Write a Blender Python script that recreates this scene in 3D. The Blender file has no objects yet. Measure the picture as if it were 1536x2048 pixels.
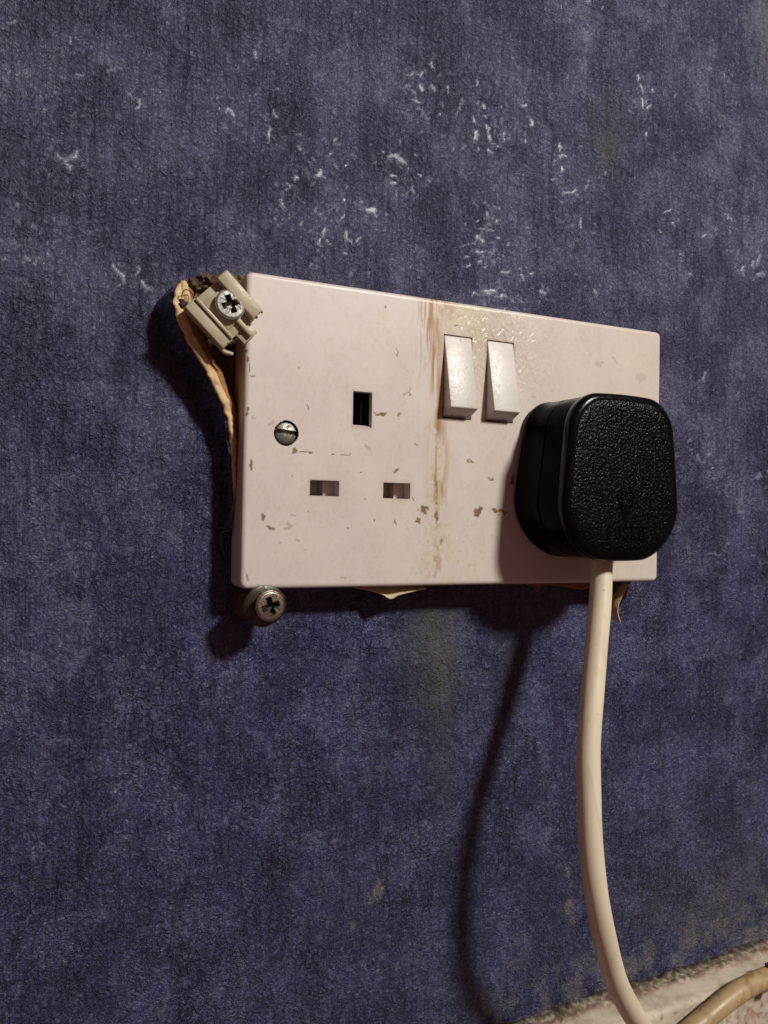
import bpy, bmesh, math
import numpy as np
from mathutils import Matrix, Vector

# ------------------------------------------------------------------ camera, light, exposure
S = 0.001                                   # everything below is measured in millimetres
scene = bpy.context.scene
COL = scene.collection

cam_data = bpy.data.cameras.new("Camera")
cam_data.sensor_fit = 'HORIZONTAL'
cam_data.sensor_width = 27.0
cam_data.lens = 27.0 * 1551.75 / 1536.0
cam_data.clip_start = 0.005
cam_data.clip_end = 20.0
cam = bpy.data.objects.new("Camera", cam_data)
COL.objects.link(cam)
yaw, pitch, roll = -0.418, 0.011, -0.018
cam.matrix_world = (Matrix.Translation(Vector((-122.43, -205.91, -23.75)) * S)
                    @ Matrix.Rotation(yaw, 4, 'Z') @ Matrix.Rotation(pitch, 4, 'X')
                    @ Matrix.Rotation(roll, 4, 'Y') @ Matrix.Rotation(math.pi / 2, 4, 'X'))
scene.camera = cam

world = bpy.data.worlds.new("World")
scene.world = world
world.use_nodes = True
bg = world.node_tree.nodes["Background"]
bg.inputs[0].default_value = (1.0, 0.48, 0.46, 1)
bg.inputs[1].default_value = 0.12

lamp_data = bpy.data.lights.new("room_lamp", 'POINT')
lamp_data.energy = 51.0
lamp_data.shadow_soft_size = 0.064
lamp_data.color = (1.0, 0.965, 0.90)
lamp = bpy.data.objects.new("room_lamp", lamp_data)
lamp.location = Vector((370, -800, 605)) * S
COL.objects.link(lamp)

scene.view_settings.view_transform = 'Standard'
scene.view_settings.look = 'None'
scene.view_settings.exposure = 0.0
scene.view_settings.gamma = 1.0
scene.view_settings.use_curve_mapping = False


RAISED_PAINT = [(-68.5,109.0,1.5,0.9,-54.0),(-61.9,101.2,1.0,0.5,-42.0),(-62.3,93.4,2.4,0.9,-73.0),(-64.1,86.8,4.1,0.8,-99.0),(-54.7,85.1,1.4,0.6,-67.0),(-48.9,78.7,3.1,1.3,-109.0),(-55.9,75.9,2.5,0.9,-117.0),(-57.9,73.4,1.4,1.3,11.0),(-45.3,85.0,1.5,1.0,-118.0),(-59.7,68.3,2.3,1.4,-99.0),(-40.3,83.1,0.9,0.8,-54.0),(-41.0,72.3,0.9,0.8,10.0),(-41.2,67.3,3.2,0.7,-114.0),(-46.7,61.9,4.2,1.3,-104.0),(-48.2,58.5,3.7,1.1,-109.0),(-45.4,59.2,2.2,0.8,-43.0),(-46.9,54.2,1.3,0.9,-55.0),(-48.4,56.1,1.1,0.8,-32.0),(-39.8,61.9,4.6,1.2,-83.0),(-38.2,59.8,2.4,1.2,-10.0),(-35.7,61.4,3.3,0.8,-128.0),(-40.2,56.5,1.8,1.1,-10.0),(-31.7,71.0,4.6,2.5,-9.0),(-30.4,69.5,2.3,1.1,-78.0),(-23.2,88.4,6.5,2.3,-2.0),(-20.1,87.2,3.6,1.1,-29.0),(-24.4,82.7,2.3,1.8,-119.0),(-24.8,80.5,2.9,1.8,2.0),(-17.9,79.7,3.0,1.0,-83.0),(-15.5,84.8,1.5,0.9,-53.0),(-28.4,89.0,1.4,0.8,-18.0),(-22.4,94.0,1.5,0.7,-89.0),(-16.8,90.6,1.5,1.0,12.0),(-11.7,120.9,2.6,1.5,-65.0),(-15.9,116.9,2.0,0.9,5.0),(-15.7,112.2,2.4,1.3,-77.0),(-11.2,113.3,3.5,1.2,-65.0),(-18.2,110.6,0.8,0.7,14.0),(-17.3,108.0,4.1,1.3,0.0),(-6.0,114.2,2.6,0.6,-94.0),(-1.6,109.9,2.8,0.7,-89.0),(-8.4,105.7,1.5,1.3,-89.0),(-13.3,103.3,1.8,0.5,13.0),(4.6,119.0,2.4,1.1,-77.0),(7.5,112.0,2.0,1.3,-15.0),(3.7,106.7,3.0,1.1,-64.0),(7.9,108.9,1.7,0.9,-77.0),(4.6,101.8,3.9,1.9,-110.0),(8.9,105.3,3.0,1.7,-77.0),(9.5,101.9,3.8,1.2,-83.0),(12.0,100.4,3.6,0.7,-1.0),(15.5,103.9,4.5,0.9,-87.0),(10.0,97.8,2.7,1.9,-51.0),(5.8,97.6,1.3,1.2,-27.0),(23.2,116.1,2.7,1.4,13.0),(25.8,110.5,2.7,2.1,-120.0),(23.4,104.3,1.6,1.1,-26.0),(14.0,113.3,1.8,1.0,-64.0),(9.5,76.8,2.3,1.5,-89.0),(12.9,75.3,1.8,1.4,10.0),(5.8,74.3,1.5,0.9,10.0),(9.6,71.7,8.2,0.9,5.0),(6.7,68.0,3.7,2.8,9.0),(4.5,66.7,1.8,1.0,9.0),(13.7,69.5,1.5,0.9,9.0),(0.5,65.4,1.2,0.8,9.0),(6.8,63.9,4.4,1.0,5.0),(2.0,61.9,2.2,0.9,9.0),(2.5,59.4,2.5,0.9,-120.0),(6.8,60.7,1.4,2.0,-53.0),(8.7,59.4,1.8,1.0,8.0),(16.6,59.0,3.1,1.3,8.0),(10.7,51.7,6.4,2.5,-10.0),(15.6,50.7,4.4,1.5,-5.0),(5.2,50.0,2.7,1.5,8.0),(23.5,58.3,2.4,1.9,-40.0),(27.0,60.1,2.4,1.1,8.0),(31.8,54.6,3.7,1.9,-19.0),(54.5,157.8,1.7,1.0,16.0),(71.7,137.6,2.2,1.6,-89.0),(73.2,133.9,4.3,1.4,-61.0),(73.8,128.7,5.0,1.4,-62.0),(76.7,127.9,3.6,1.2,-122.0),(78.5,134.4,1.8,1.4,-47.0),(75.4,117.9,1.6,1.1,12.0),(38.7,102.2,4.3,1.3,4.0),(37.4,105.2,3.5,1.1,-89.0),(38.8,97.6,2.8,0.9,-89.0),(35.4,93.4,2.1,0.8,34.0),(42.0,90.4,8.1,1.1,22.0),(44.1,91.1,3.5,1.0,42.0),(57.9,100.3,1.5,1.2,11.0),(54.3,97.8,1.3,0.7,11.0),(82.4,83.9,2.2,1.0,-6.0),(88.8,87.3,2.7,1.8,-15.0),(130.2,78.6,4.0,2.3,-75.0),(124.7,75.4,4.0,1.8,-89.0),(133.0,80.7,5.8,2.0,-125.0),(134.2,75.1,6.4,2.2,-7.0),(97.7,69.8,2.5,1.1,8.0),(93.0,76.5,2.5,1.2,9.0),(53.7,57.3,2.7,2.2,8.0),(86.2,91.8,6.0,1.1,32.0),(47.0,80.5,1.3,3.6,10.0),(104.6,85.7,3.2,1.3,9.0),(117.3,94.2,2.7,1.4,-24.0),(-114.3,81.1,1.5,0.5,32.0),(-116.9,69.4,7.0,1.3,53.0),(-119.8,69.3,2.8,1.3,-58.0),(-117.6,67.2,4.3,1.5,-69.0),(-100.2,87.4,3.4,0.9,57.0),(-102.7,89.5,1.3,1.2,14.0),(-75.6,91.0,3.2,2.1,-8.0),(-68.7,108.9,3.1,1.3,-61.0),(-62.3,93.5,3.2,1.1,-67.0),(-63.9,87.1,4.7,1.0,-99.0),(-127.0,41.2,1.8,1.5,9.0),(-104.3,41.0,6.4,1.3,-58.0),(-99.8,42.7,3.2,1.0,-98.0),(-97.7,38.3,2.0,2.6,8.0),(-115.0,91.4,2.9,0.8,14.0),(-131.6,100.9,2.3,0.5,10.0),(-122.0,63.5,2.0,0.6,-89.0),(-56.1,76.2,2.6,1.3,-99.0),(-60.0,68.0,2.6,1.3,-108.0),(-129.1,54.9,1.4,1.5,10.0),(105.2,32.2,5.5,1.5,-89.0),(107.9,3.3,3.0,1.7,3.0),(102.8,1.7,3.8,1.5,-89.0),(134.2,-4.2,4.0,2.3,2.0),(111.5,-34.5,9.0,0.8,-8.0),(125.0,-18.2,4.7,1.1,1.0)]
PLATE_CHIPS = [(-54.8,7.6,0.5,2.0,20,1),(-57.5,18.2,0.7,0.5,0,0.8),(-58.3,-4.6,1.5,1.7,0,1),(-55.2,-5.3,4.6,0.5,2,1),(-46.7,-5.3,1.3,0.5,0,1),(-43.5,-5.3,2.2,0.5,0,0.9),(-70.2,3.5,1.2,1.5,0,0.35),(-71.9,4.5,0.9,2.3,0,1),(-72.0,19.0,0.6,1.9,0,0.9),(-71.5,16.6,0.5,1.9,0,0.9),(-70.8,14.7,1.6,0.5,0,0.7),(-65.3,1.9,2.0,1.6,40,0.4),(-72.3,21.5,0.6,1.2,0,1),(-70.4,-9.3,0.9,2.5,0,1),(-66.8,-23.3,1.1,1.7,10,0.9),(-64.7,-26.7,1.8,1.3,0,0.9),(-59.7,-25.9,2.7,1.7,0,0.4),(-27.4,-9.4,1.0,2.1,-40,0.9),(-18.2,-20.4,3.1,2.3,0,1),(-20.0,-23.8,1.4,1.4,0,1),(-13.8,-22.2,1.3,3.7,0,1),(-13.9,-13.3,0.7,2.3,0,1),(-13.8,-18.1,0.7,1.3,20,1),(-27.3,-24.1,1.1,2.0,20,0.9),(-34.0,-23.9,0.5,1.2,0,0.9),(-58.9,-11.8,0.5,0.5,0,1),(-56.0,-12.9,0.5,0.5,0,1),(-42.2,-26.3,0.6,0.5,0,1),(-38.5,-10.0,0.8,0.5,0,1),(-21.5,-17.3,0.7,0.8,0,1),(-36.7,-2.6,2.9,0.9,-40,0.4),(-43.4,-40.3,2.8,0.6,-20,0.4),(-71.0,-39.5,0.5,2.1,10,0.8),(-12.0,-29.9,0.7,1.1,0,0.8),(-54.0,-21.7,0.5,0.5,0,0.8),(-57.0,-29.5,1.4,0.9,0,0.4),(-61.9,-30.2,1.3,0.9,0,0.4),(-67.8,-41.8,0.9,0.5,0,0.6),(-58.5,-22.6,1.8,0.9,0,0.35),(-62.4,-25.5,0.7,0.5,0,0.6),(-2.3,-5.3,2.5,1.2,-25,0.9),(4.9,-10.4,1.8,0.8,-20,0.9),(-20.9,-1.2,1.3,1.0,0,0.7),(13.3,-9.8,0.9,2.2,0,1),(52.5,31.1,5.2,1.2,-40,0.3),(45.9,29.3,3.6,1.7,0,0.3),(20.4,16.4,1.3,1.1,0,0.35),(63.9,26.3,3.9,3.6,0,0.25),(-8.1,35.7,1.2,0.5,0,0.8),(8.5,-20.4,7.3,1.4,-5,1),(0.4,-20.6,2.5,3.1,-30,1),(-32.4,7.0,3.2,1.0,0,1),(-26.8,7.0,1.5,1.8,0,0.7),(-34.3,7.3,0.9,1.0,0,0.7),(12.9,-10.6,1.5,2.8,0,1),(-41.9,-4.9,0.9,0.6,0,0.6),(-23.2,13.5,1.0,1.8,0,0.6),(-24.1,14.1,3.3,0.7,40,0.5),(-27.5,25.6,0.8,1.8,0,0.7),(-31.8,38.4,0.6,1.2,0,0.7),(-37.0,-17.9,0.9,0.6,0,0.5),(-54.8,-32.3,0.7,0.6,0,0.5)]
CABLE_PATH = [(38.2, -12.0, -28.0), (38.1, -12.3, -35.0), (36.0, -14.5, -47.0), (31.8, -18.0, -61.8), (27.6, -21.5, -75.8), (24.3, -24.5, -89.4), (22.8, -27.0, -103.0), (22.6, -28.5, -116.6), (24.3, -29.0, -129.3), (28.7, -27.5, -143.0), (36.6, -24.0, -159.5), (48.7, -19.0, -176.0), (58.0, -14.5, -187.0), (66.0, -12.0, -200.0), (70.0, -11.0, -230.0), (71.0, -11.0, -300.0)]
rng = np.random.default_rng(7)

# ------------------------------------------------------------------ numpy noise
_T = np.random.default_rng(11).random((8, 256, 256))
def vnoise(x, z, s, k=0):
    """smooth value noise, 0..1, feature size s (mm); s may be a pair"""
    sx, sz = (s if isinstance(s, tuple) else (s, s))
    x = np.asarray(x) / sx + 37.3 * k + 1000; z = np.asarray(z) / sz + 91.7 * k + 1000
    i = np.floor(x).astype(int); j = np.floor(z).astype(int)
    a = x - i; b = z - j
    a = a * a * (3 - 2 * a); b = b * b * (3 - 2 * b)
    T = _T[k % 8]
    i0, i1, j0, j1 = i % 256, (i + 1) % 256, j % 256, (j + 1) % 256
    return (T[i0, j0] * (1 - a) + T[i1, j0] * a) * (1 - b) + (T[i0, j1] * (1 - a) + T[i1, j1] * a) * b
def fbm(x, z, s, k=0, n=4):
    sx, sz = (s if isinstance(s, tuple) else (s, s))
    t = 0; w = 0; a = 1.0
    for o in range(n):
        t = t + a * vnoise(x, z, (sx, sz), k + o); w += a; a *= .55; sx *= .5; sz *= .5
    return t / w
def sstep(a, b, x):
    t = np.clip((x - a) / (b - a), 0, 1); return t * t * (3 - 2 * t)
def gauss(d, s): return np.exp(-(d / s) ** 2)

# ------------------------------------------------------------------ objects
ORIGIN = {}
def tag(o, label, cat, group=None):
    o["label"] = label; o["category"] = cat
    if group: o["group"] = group
    return o
def thing(name, loc, label, cat, group=None):
    o = bpy.data.objects.new(name, None)
    o.empty_display_size = .01
    COL.objects.link(o); o.location = Vector(loc) * S; ORIGIN[o.name] = np.array(loc, float)
    return tag(o, label, cat, group)
def obj(name, V, F, mat, parent=None, smooth=True, angle=40, attrs=None, origin=None, fm=None):
    V = np.asarray(V, float)
    org = ORIGIN[parent.name] if parent is not None else (np.array(origin, float) if origin is not None else np.zeros(3))
    me = bpy.data.meshes.new(name)
    if isinstance(F, np.ndarray) and F.ndim == 2:
        n, k = F.shape
        me.vertices.add(len(V)); me.vertices.foreach_set("co", ((V - org) * S).astype(np.float32).ravel())
        me.loops.add(n * k); me.loops.foreach_set("vertex_index", F.astype(np.int32).ravel())
        me.polygons.add(n); me.polygons.foreach_set("loop_start", np.arange(0, n * k, k, dtype=np.int32))
        me.update(calc_edges=True)
    else:
        me.from_pydata([tuple(v) for v in (V - org) * S], [], [tuple(int(i) for i in f) for f in F])
    me.validate()
    for m in (mat if isinstance(mat, (list, tuple)) else [mat]): me.materials.append(m)
    if fm is not None: me.polygons.foreach_set("material_index", np.asarray(fm, np.int32))
    if attrs:
        for an, arr in attrs.items():
            at = me.attributes.new(an, 'FLOAT_COLOR', 'POINT')
            at.data.foreach_set("color", arr.astype(np.float32).ravel())
    if smooth:
        me.polygons.foreach_set("use_smooth", np.ones(len(me.polygons), bool))
        if angle: me.set_sharp_from_angle(angle=math.radians(angle))
    me.update()
    o = bpy.data.objects.new(name, me); COL.objects.link(o)
    if parent is not None: o.parent = parent
    else: o.location = Vector(org) * S
    ORIGIN[o.name] = org
    return o
def grid_faces(nx, nz, keep=None, flip=False):
    i, j = np.meshgrid(np.arange(nx - 1), np.arange(nz - 1), indexing='ij')
    a = i * nz + j; f = np.stack([a, a + nz, a + nz + 1, a + 1], -1)
    if flip: f = f[..., ::-1]
    f = f.reshape(-1, 4)
    return f if keep is None else f[keep.ravel()]
def bm_obj(name, bm, mat, parent=None, **kw):
    bm.normal_update()
    V = [v.co[:] for v in bm.verts]; bm.verts.index_update()
    F = [[v.index for v in f.verts] for f in bm.faces]; bm.free()
    return obj(name, V, F, mat, parent, **kw)
def box_bm(frame, u0, u1, v0, v1, y0, y1, bev=0.3, seg=2, bm=None, taper=0.0):
    """box in a local frame (origin, u axis, v axis) lying parallel to the wall; y0 is the front"""
    O, U, W = [Vector(a) for a in frame]; Y = Vector((0, 1, 0))
    b = bmesh.new()
    P = []
    for y, t in ((y0, taper), (y1, 0)):
        for u, v in ((u0 + t, v0 + t), (u1 - t, v0 + t), (u1 - t, v1 - t), (u0 + t, v1 - t)):
            P.append(b.verts.new(O + U * u + W * v + Y * y))
    for f in ((3, 2, 1, 0), (4, 5, 6, 7), (0, 1, 5, 4), (1, 2, 6, 5), (2, 3, 7, 6), (3, 0, 4, 7)):
        b.faces.new([P[i] for i in f])
    bmesh.ops.recalc_face_normals(b, faces=b.faces[:])
    if bev: bmesh.ops.bevel(b, geom=b.edges[:], offset=bev, segments=seg, affect='EDGES', profile=.5)
    if bm is None: return b
    me = bpy.data.meshes.new("t"); b.to_mesh(me); b.free(); bm.from_mesh(me); bpy.data.meshes.remove(me)
    return bm
def catmull(P, n=10):
    P = np.asarray(P, float); out = []
    Q = np.vstack([2 * P[0] - P[1], P, 2 * P[-1] - P[-2]])
    for i in range(1, len(Q) - 2):
        for t in np.linspace(0, 1, n, endpoint=False):
            a, b, c, d = Q[i - 1:i + 3]
            out.append(.5 * ((2 * b) + (c - a) * t + (2 * a - 5 * b + 4 * c - d) * t * t + (3 * b - a - 3 * c + d) * t ** 3))
    out.append(P[-1]); return np.array(out)
def tube(path, r, m=20, caps=True):
    path = np.asarray(path, float); n = len(path)
    r = np.broadcast_to(np.asarray(r, float), (n,))
    T = np.gradient(path, axis=0); T /= np.linalg.norm(T, axis=1)[:, None]
    N = np.cross(T[0], [0.31, 0.9, 0.2]); N /= np.linalg.norm(N)
    V = []
    for i in range(n):
        N = N - T[i] * (N @ T[i]); N /= np.linalg.norm(N); B = np.cross(T[i], N)
        a = np.linspace(0, 2 * np.pi, m, endpoint=False)
        V.append(path[i] + r[i] * (np.cos(a)[:, None] * N + np.sin(a)[:, None] * B))
    V = np.vstack(V); F = []
    for i in range(n - 1):
        for j in range(m):
            F.append((i * m + j, i * m + (j + 1) % m, (i + 1) * m + (j + 1) % m, (i + 1) * m + j))
    if caps:
        F.append(tuple(range(m))[::-1]); F.append(tuple((n - 1) * m + j for j in range(m)))
    return V, F
def join_vf(parts):
    V = []; F = []; o = 0
    for v, f in parts:
        V.append(np.asarray(v, float)); F += [tuple(i + o for i in q) for q in f]; o += len(v)
    return np.vstack(V), F

# ------------------------------------------------------------------ materials
def new_mat(name):
    m = bpy.data.materials.new(name); m.use_nodes = True
    nt = m.node_tree; return m, nt, nt.nodes["Principled BSDF"]
class NB:
    def __init__(s, nt, flat=False): s.nt = nt; s.L = nt.links; s.flat = flat; s.cc = {}
    def n(s, t, **kw):
        o = s.nt.nodes.new(t)
        for k, v in kw.items(): setattr(o, k, v)
        return o
    def lk(s, a, b): s.L.new(a, b)
    def val(s, sock, x):
        if isinstance(x, bpy.types.NodeSocket): s.lk(x, sock)
        else: sock.default_value = x
    def coord(s, scale=(1, 1, 1)):
        if s.flat:                              # surfaces parallel to the wall: 2D noise over x and z
            if scale in s.cc: return s.cc[scale]
            t = s.n('ShaderNodeTexCoord'); sp = s.n('ShaderNodeSeparateXYZ'); cb = s.n('ShaderNodeCombineXYZ')
            s.lk(t.outputs['Object'], sp.inputs[0])
            s.lk(s.math('MULTIPLY', sp.outputs[0], scale[0]), cb.inputs[0]); s.lk(s.math('MULTIPLY', sp.outputs[2], scale[2]), cb.inputs[1])
            s.cc[scale] = cb.outputs[0]; return cb.outputs[0]
        t = s.n('ShaderNodeTexCoord'); mp = s.n('ShaderNodeMapping'); mp.inputs['Scale'].default_value = scale
        s.lk(t.outputs['Object'], mp.inputs[0]); return mp.outputs[0]
    def noise(s, mm, detail=4, rough=.55, dist=0, stretch=(1, 1, 1)):
        t = s.n('ShaderNodeTexNoise'); t.inputs['Scale'].default_value = 1000.0 / mm
        if s.flat: t.noise_dimensions = '2D'
        t.inputs['Detail'].default_value = detail; t.inputs['Roughness'].default_value = rough; t.inputs['Distortion'].default_value = dist
        s.lk(s.coord(stretch), t.inputs['Vector']); return t.outputs['Fac']
    def voro(s, mm, feature='F1', stretch=(1, 1, 1), rnd=1):
        t = s.n('ShaderNodeTexVoronoi', feature=feature); t.inputs['Scale'].default_value = 1000.0 / mm
        t.inputs['Randomness'].default_value = rnd
        s.lk(s.coord(stretch), t.inputs['Vector']); return t.outputs['Distance']
    def math(s, op, a, b=0.0, c=None, clamp=False):
        t = s.n('ShaderNodeMath', operation=op, use_clamp=clamp); s.val(t.inputs[0], a); s.val(t.inputs[1], b)
        if c is not None: s.val(t.inputs[2], c)
        return t.outputs[0]
    def ramp(s, x, lo, hi, a=0.0, b=1.0):
        t = s.n('ShaderNodeMapRange', interpolation_type='SMOOTHSTEP'); s.val(t.inputs[0], x)
        for i, v in enumerate((lo, hi, a, b)): s.val(t.inputs[i + 1], v)
        return t.outputs[0]
    def mix(s, f, a, b):
        t = s.n('ShaderNodeMix', data_type='RGBA'); s.val(t.inputs[0], f)
        for k, v in ((6, a), (7, b)):
            s.val(t.inputs[k], v if isinstance(v, bpy.types.NodeSocket) else (*v, 1))
        return t.outputs[2]
    def bump(s, h, dist_mm, strength=1.0, prev=None):
        t = s.n('ShaderNodeBump'); t.inputs['Distance'].default_value = dist_mm * S; t.inputs['Strength'].default_value = 1.0
        s.val(t.inputs['Strength'], strength); s.lk(h, t.inputs['Height'])
        if prev is not None: s.lk(prev, t.inputs['Normal'])
        return t.outputs[0]
    def attr(s, name):
        t = s.n('ShaderNodeAttribute', attribute_name=name); sp = s.n('ShaderNodeSeparateColor')
        s.lk(t.outputs['Color'], sp.inputs[0]); return sp.outputs[0], sp.outputs[1], sp.outputs[2], t.outputs['Alpha']

def mat_wall():
    m, nt, P = new_mat("blue_paint_on_wallpaper"); b = NB(nt, True)
    blob, olive, dust, _a = b.attr("wear")
    bare, top_sheen, crease, _a = b.attr("tone")
    g1 = b.noise(1.25, 4, .66, 1.3); g2 = b.noise(9, 4, .7, .2); g4 = b.noise(3.2, 3, .6, .9)
    fib = b.noise(1.5, 2, .6, .5, (1, 1, .07))
    band = b.noise(12, 5, .72, .15, (1, 1, .22)); big = b.noise(26, 6, .78, .1, (1, 1, .6))
    # crackle: warped cell edges
    tc = b.coord(); wn = b.n('ShaderNodeTexNoise'); wn.inputs['Scale'].default_value = 420; wn.inputs['Detail'].default_value = 3; wn.noise_dimensions = '2D'
    b.lk(tc, wn.inputs['Vector'])
    vm = b.n('ShaderNodeVectorMath', operation='MULTIPLY_ADD'); b.lk(wn.outputs['Color'], vm.inputs[0]); vm.inputs[1].default_value = (.0055, .0055, .0055); b.lk(tc, vm.inputs[2])
    vo = b.n('ShaderNodeTexVoronoi', feature='DISTANCE_TO_EDGE', voronoi_dimensions='2D'); vo.inputs['Scale'].default_value = 330; b.lk(vm.outputs[0], vo.inputs['Vector'])
    crk = b.math('MULTIPLY', b.ramp(vo.outputs['Distance'], .16, .02), b.math('MULTIPLY', b.ramp(big, .46, .64), b.math('SUBTRACT', 1.0, b.math('MULTIPLY', top_sheen, .6))))
    c = b.mix(b.ramp(g2, .35, .65), (.021, .027, .098), (.039, .047, .128))
    c = b.mix(b.math('MULTIPLY', top_sheen, .85), c, (.076, .073, .130))  # lamp sheen on the upper wall painted in as lighter purple-grey
    c = b.mix(b.math('MULTIPLY', b.ramp(g1, .47, .65), .62), c, (.146, .150, .245))  # worn grain crests, their glints painted in as lighter colour
    c = b.mix(b.math('MULTIPLY', b.ramp(g1, .49, .34), .62), c, (.011, .011, .038))  # grain valleys darkened, shade of the relief painted in
    c = b.mix(b.math('MULTIPLY', b.ramp(g4, .49, .32), .5), c, (.018, .018, .055))
    c = b.mix(b.math('MULTIPLY', b.ramp(b.noise(5.5, 5, .75, .3), .54, .68), .36), c, (.140, .142, .225))
    c = b.mix(b.math('MULTIPLY', b.ramp(band, .52, .34), .36), c, (.022, .021, .058))
    c = b.mix(b.math('MULTIPLY', b.ramp(big, .50, .68), .14), c, (.150, .148, .220))
    c = b.mix(b.math('MULTIPLY', b.ramp(fib, .48, .36), .40), c, (.015, .015, .046))
    c = b.mix(b.math('MULTIPLY', crk, .7), c, (.010, .010, .034))
    c = b.mix(b.math('MULTIPLY', blob, .85), c, (.150, .150, .222))  # gloss of the raised paint put into its colour, lighter than the wall
    c = b.mix(b.math('MULTIPLY', crease, .7), c, (.012, .011, .034))
    c = b.mix(b.math('MULTIPLY', olive, b.ramp(g1, .25, .7, .45, 1.0)), c, (.085, .078, .062))
    c = b.mix(b.math('MULTIPLY', dust, b.ramp(g1, .3, .65, .3, 1.0)), c, (.19, .178, .160))
    c = b.mix(bare, c, b.mix(b.ramp(g1, .35, .65), (.10, .055, .026), (.26, .155, .07)))
    b.lk(c, P.inputs['Base Color'])
    r = b.math('ADD', b.ramp(g1, .3, .7, .44, .30), b.math('MULTIPLY', blob, -.02))
    r = b.math('ADD', r, b.math('MULTIPLY', b.math('ADD', dust, b.math('ADD', olive, bare)), .3), clamp=True)
    b.lk(r, P.inputs['Roughness'])
    P.inputs['Specular IOR Level'].default_value = .5
    h = b.math('MULTIPLY', g1, 1.15)
    h = b.math('ADD', h, b.math('MULTIPLY', fib, .60)); h = b.math('ADD', h, b.math('MULTIPLY', g4, 1.3))
    h = b.math('SUBTRACT', h, b.math('MULTIPLY', crk, .7))
    k = b.math('SUBTRACT', 1.0, b.math('MULTIPLY', blob, .8))
    k = b.math('MULTIPLY', k, b.ramp(b.noise(26, 4, .7, .1), .36, .64, .60, 1.12))
    n = b.bump(h, .95, k)
    b.lk(n, P.inputs['Normal']); return m

def mat_plate():
    m, nt, P = new_mat("yellowed_pink_white_paint"); b = NB(nt, True)
    chip, stain, rust, dirt = b.attr("wear"); gloss = b.attr("gloss")[0]
    g = b.noise(16, 4, .55); f = b.noise(2.2, 5, .6, .8)
    st = b.noise(1.4, 4, .6, .5, (1, 1, .22))
    c = b.mix(b.ramp(g, .3, .7), (.615, .545, .512), (.64, .572, .535))
    c = b.mix(b.math('MULTIPLY', b.ramp(b.noise(1.1, 5, .65, 1.2), .58, .72), .20), c, (.40, .33, .25))
    c = b.mix(b.math('MULTIPLY', stain, .75), c, (.58, .52, .35))
    c = b.mix(b.math('MULTIPLY', dirt, .8), c, (.36, .26, .15))
    c = b.mix(rust, c, (.37, .18, .05))
    c = b.mix(chip, c, b.mix(b.ramp(f, .4, .6), (.15, .085, .035), (.24, .15, .07)))
    b.lk(c, P.inputs['Base Color'])
    r = b.ramp(g, .3, .7, .36, .44)
    r = b.math('ADD', r, b.math('MULTIPLY', chip, .35))
    r = b.math('SUBTRACT', r, b.math('ADD', b.math('MULTIPLY', stain, .04), b.math('MULTIPLY', gloss, .14)), clamp=True)
    b.lk(r, P.inputs['Roughness'])
    h = b.math('ADD', b.math('MULTIPLY', st, .7), b.math('MULTIPLY', f, .5))
    n = b.bump(h, .10, b.math('ADD', .15, b.math('MULTIPLY', stain, .8), clamp=True))
    lump = b.math('ADD', b.noise(3.2, 3, .5, 1.2, (1, 1, .6)), b.math('MULTIPLY', b.noise(1.3, 3, .5, 1.0, (1, 1, .45)), .5))
    n = b.bump(lump, .34, gloss, n)
    n = b.bump(chip, -.05, 1.0, n)
    b.lk(n, P.inputs['Normal']); return m

def mat_plastic(name, c0, c1, rough=.4, bump=.02, mm=3.0, specks=0.0, speck_col=(.05, .035, .02), vary=(.3, .7), sp=.5):
    m, nt, P = new_mat(name); b = NB(nt)
    g = b.noise(mm * 3, 4, .6); f = b.noise(mm * .35, 4, .6, .6)
    c = b.mix(b.ramp(g, *vary), c0, c1)
    if specks:
        k = b.noise(mm * .45, 3, .5, 1.2); big = b.noise(mm * 2.4, 2, .5)
        q = b.math('MULTIPLY', b.ramp(k, .63, .68), b.ramp(big, .5, .58))
        c = b.mix(b.math('MULTIPLY', q, specks), c, speck_col)
    b.lk(c, P.inputs['Base Color'])
    b.lk(b.ramp(f, .3, .7, rough - .07, rough + .07), P.inputs['Roughness'])
    P.inputs['Specular IOR Level'].default_value = sp
    b.lk(b.bump(f, bump), P.inputs['Normal']); return m

def mat_plug_face():
    m, nt, P = new_mat("grained_black_plastic"); b = NB(nt)
    v = b.voro(.78, 'F1'); g = b.noise(.65, 3, .5, .6)
    P.inputs['Base Color'].default_value = (.0018, .0018, .002, 1)
    P.inputs['Specular IOR Level'].default_value = .14
    b.lk(b.ramp(g, .3, .7, .22, .32), P.inputs['Roughness'])
    h = b.math('ADD', b.math('MULTIPLY', v, -.6), b.math('MULTIPLY', g, .8))
    b.lk(b.bump(h, .26), P.inputs['Normal']); return m

def mat_metal(name, col, rough, stainc=(.05, .045, .03), amt=.5, mm=1.6, metallic=1.0):
    m, nt, P = new_mat(name); b = NB(nt)
    g = b.noise(mm, 5, .65, .8); f = b.noise(.5, 3, .6)
    q = b.math('MULTIPLY', b.ramp(g, .48, .66), amt)
    b.lk(b.mix(q, col, stainc), P.inputs['Base Color'])
    P.inputs['Metallic'].default_value = metallic
    b.lk(b.ramp(g, .3, .7, rough, rough + .25), P.inputs['Roughness'])
    b.lk(b.bump(b.math('ADD', g, b.math('MULTIPLY', f, .5)), .06), P.inputs['Normal']); return m

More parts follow.
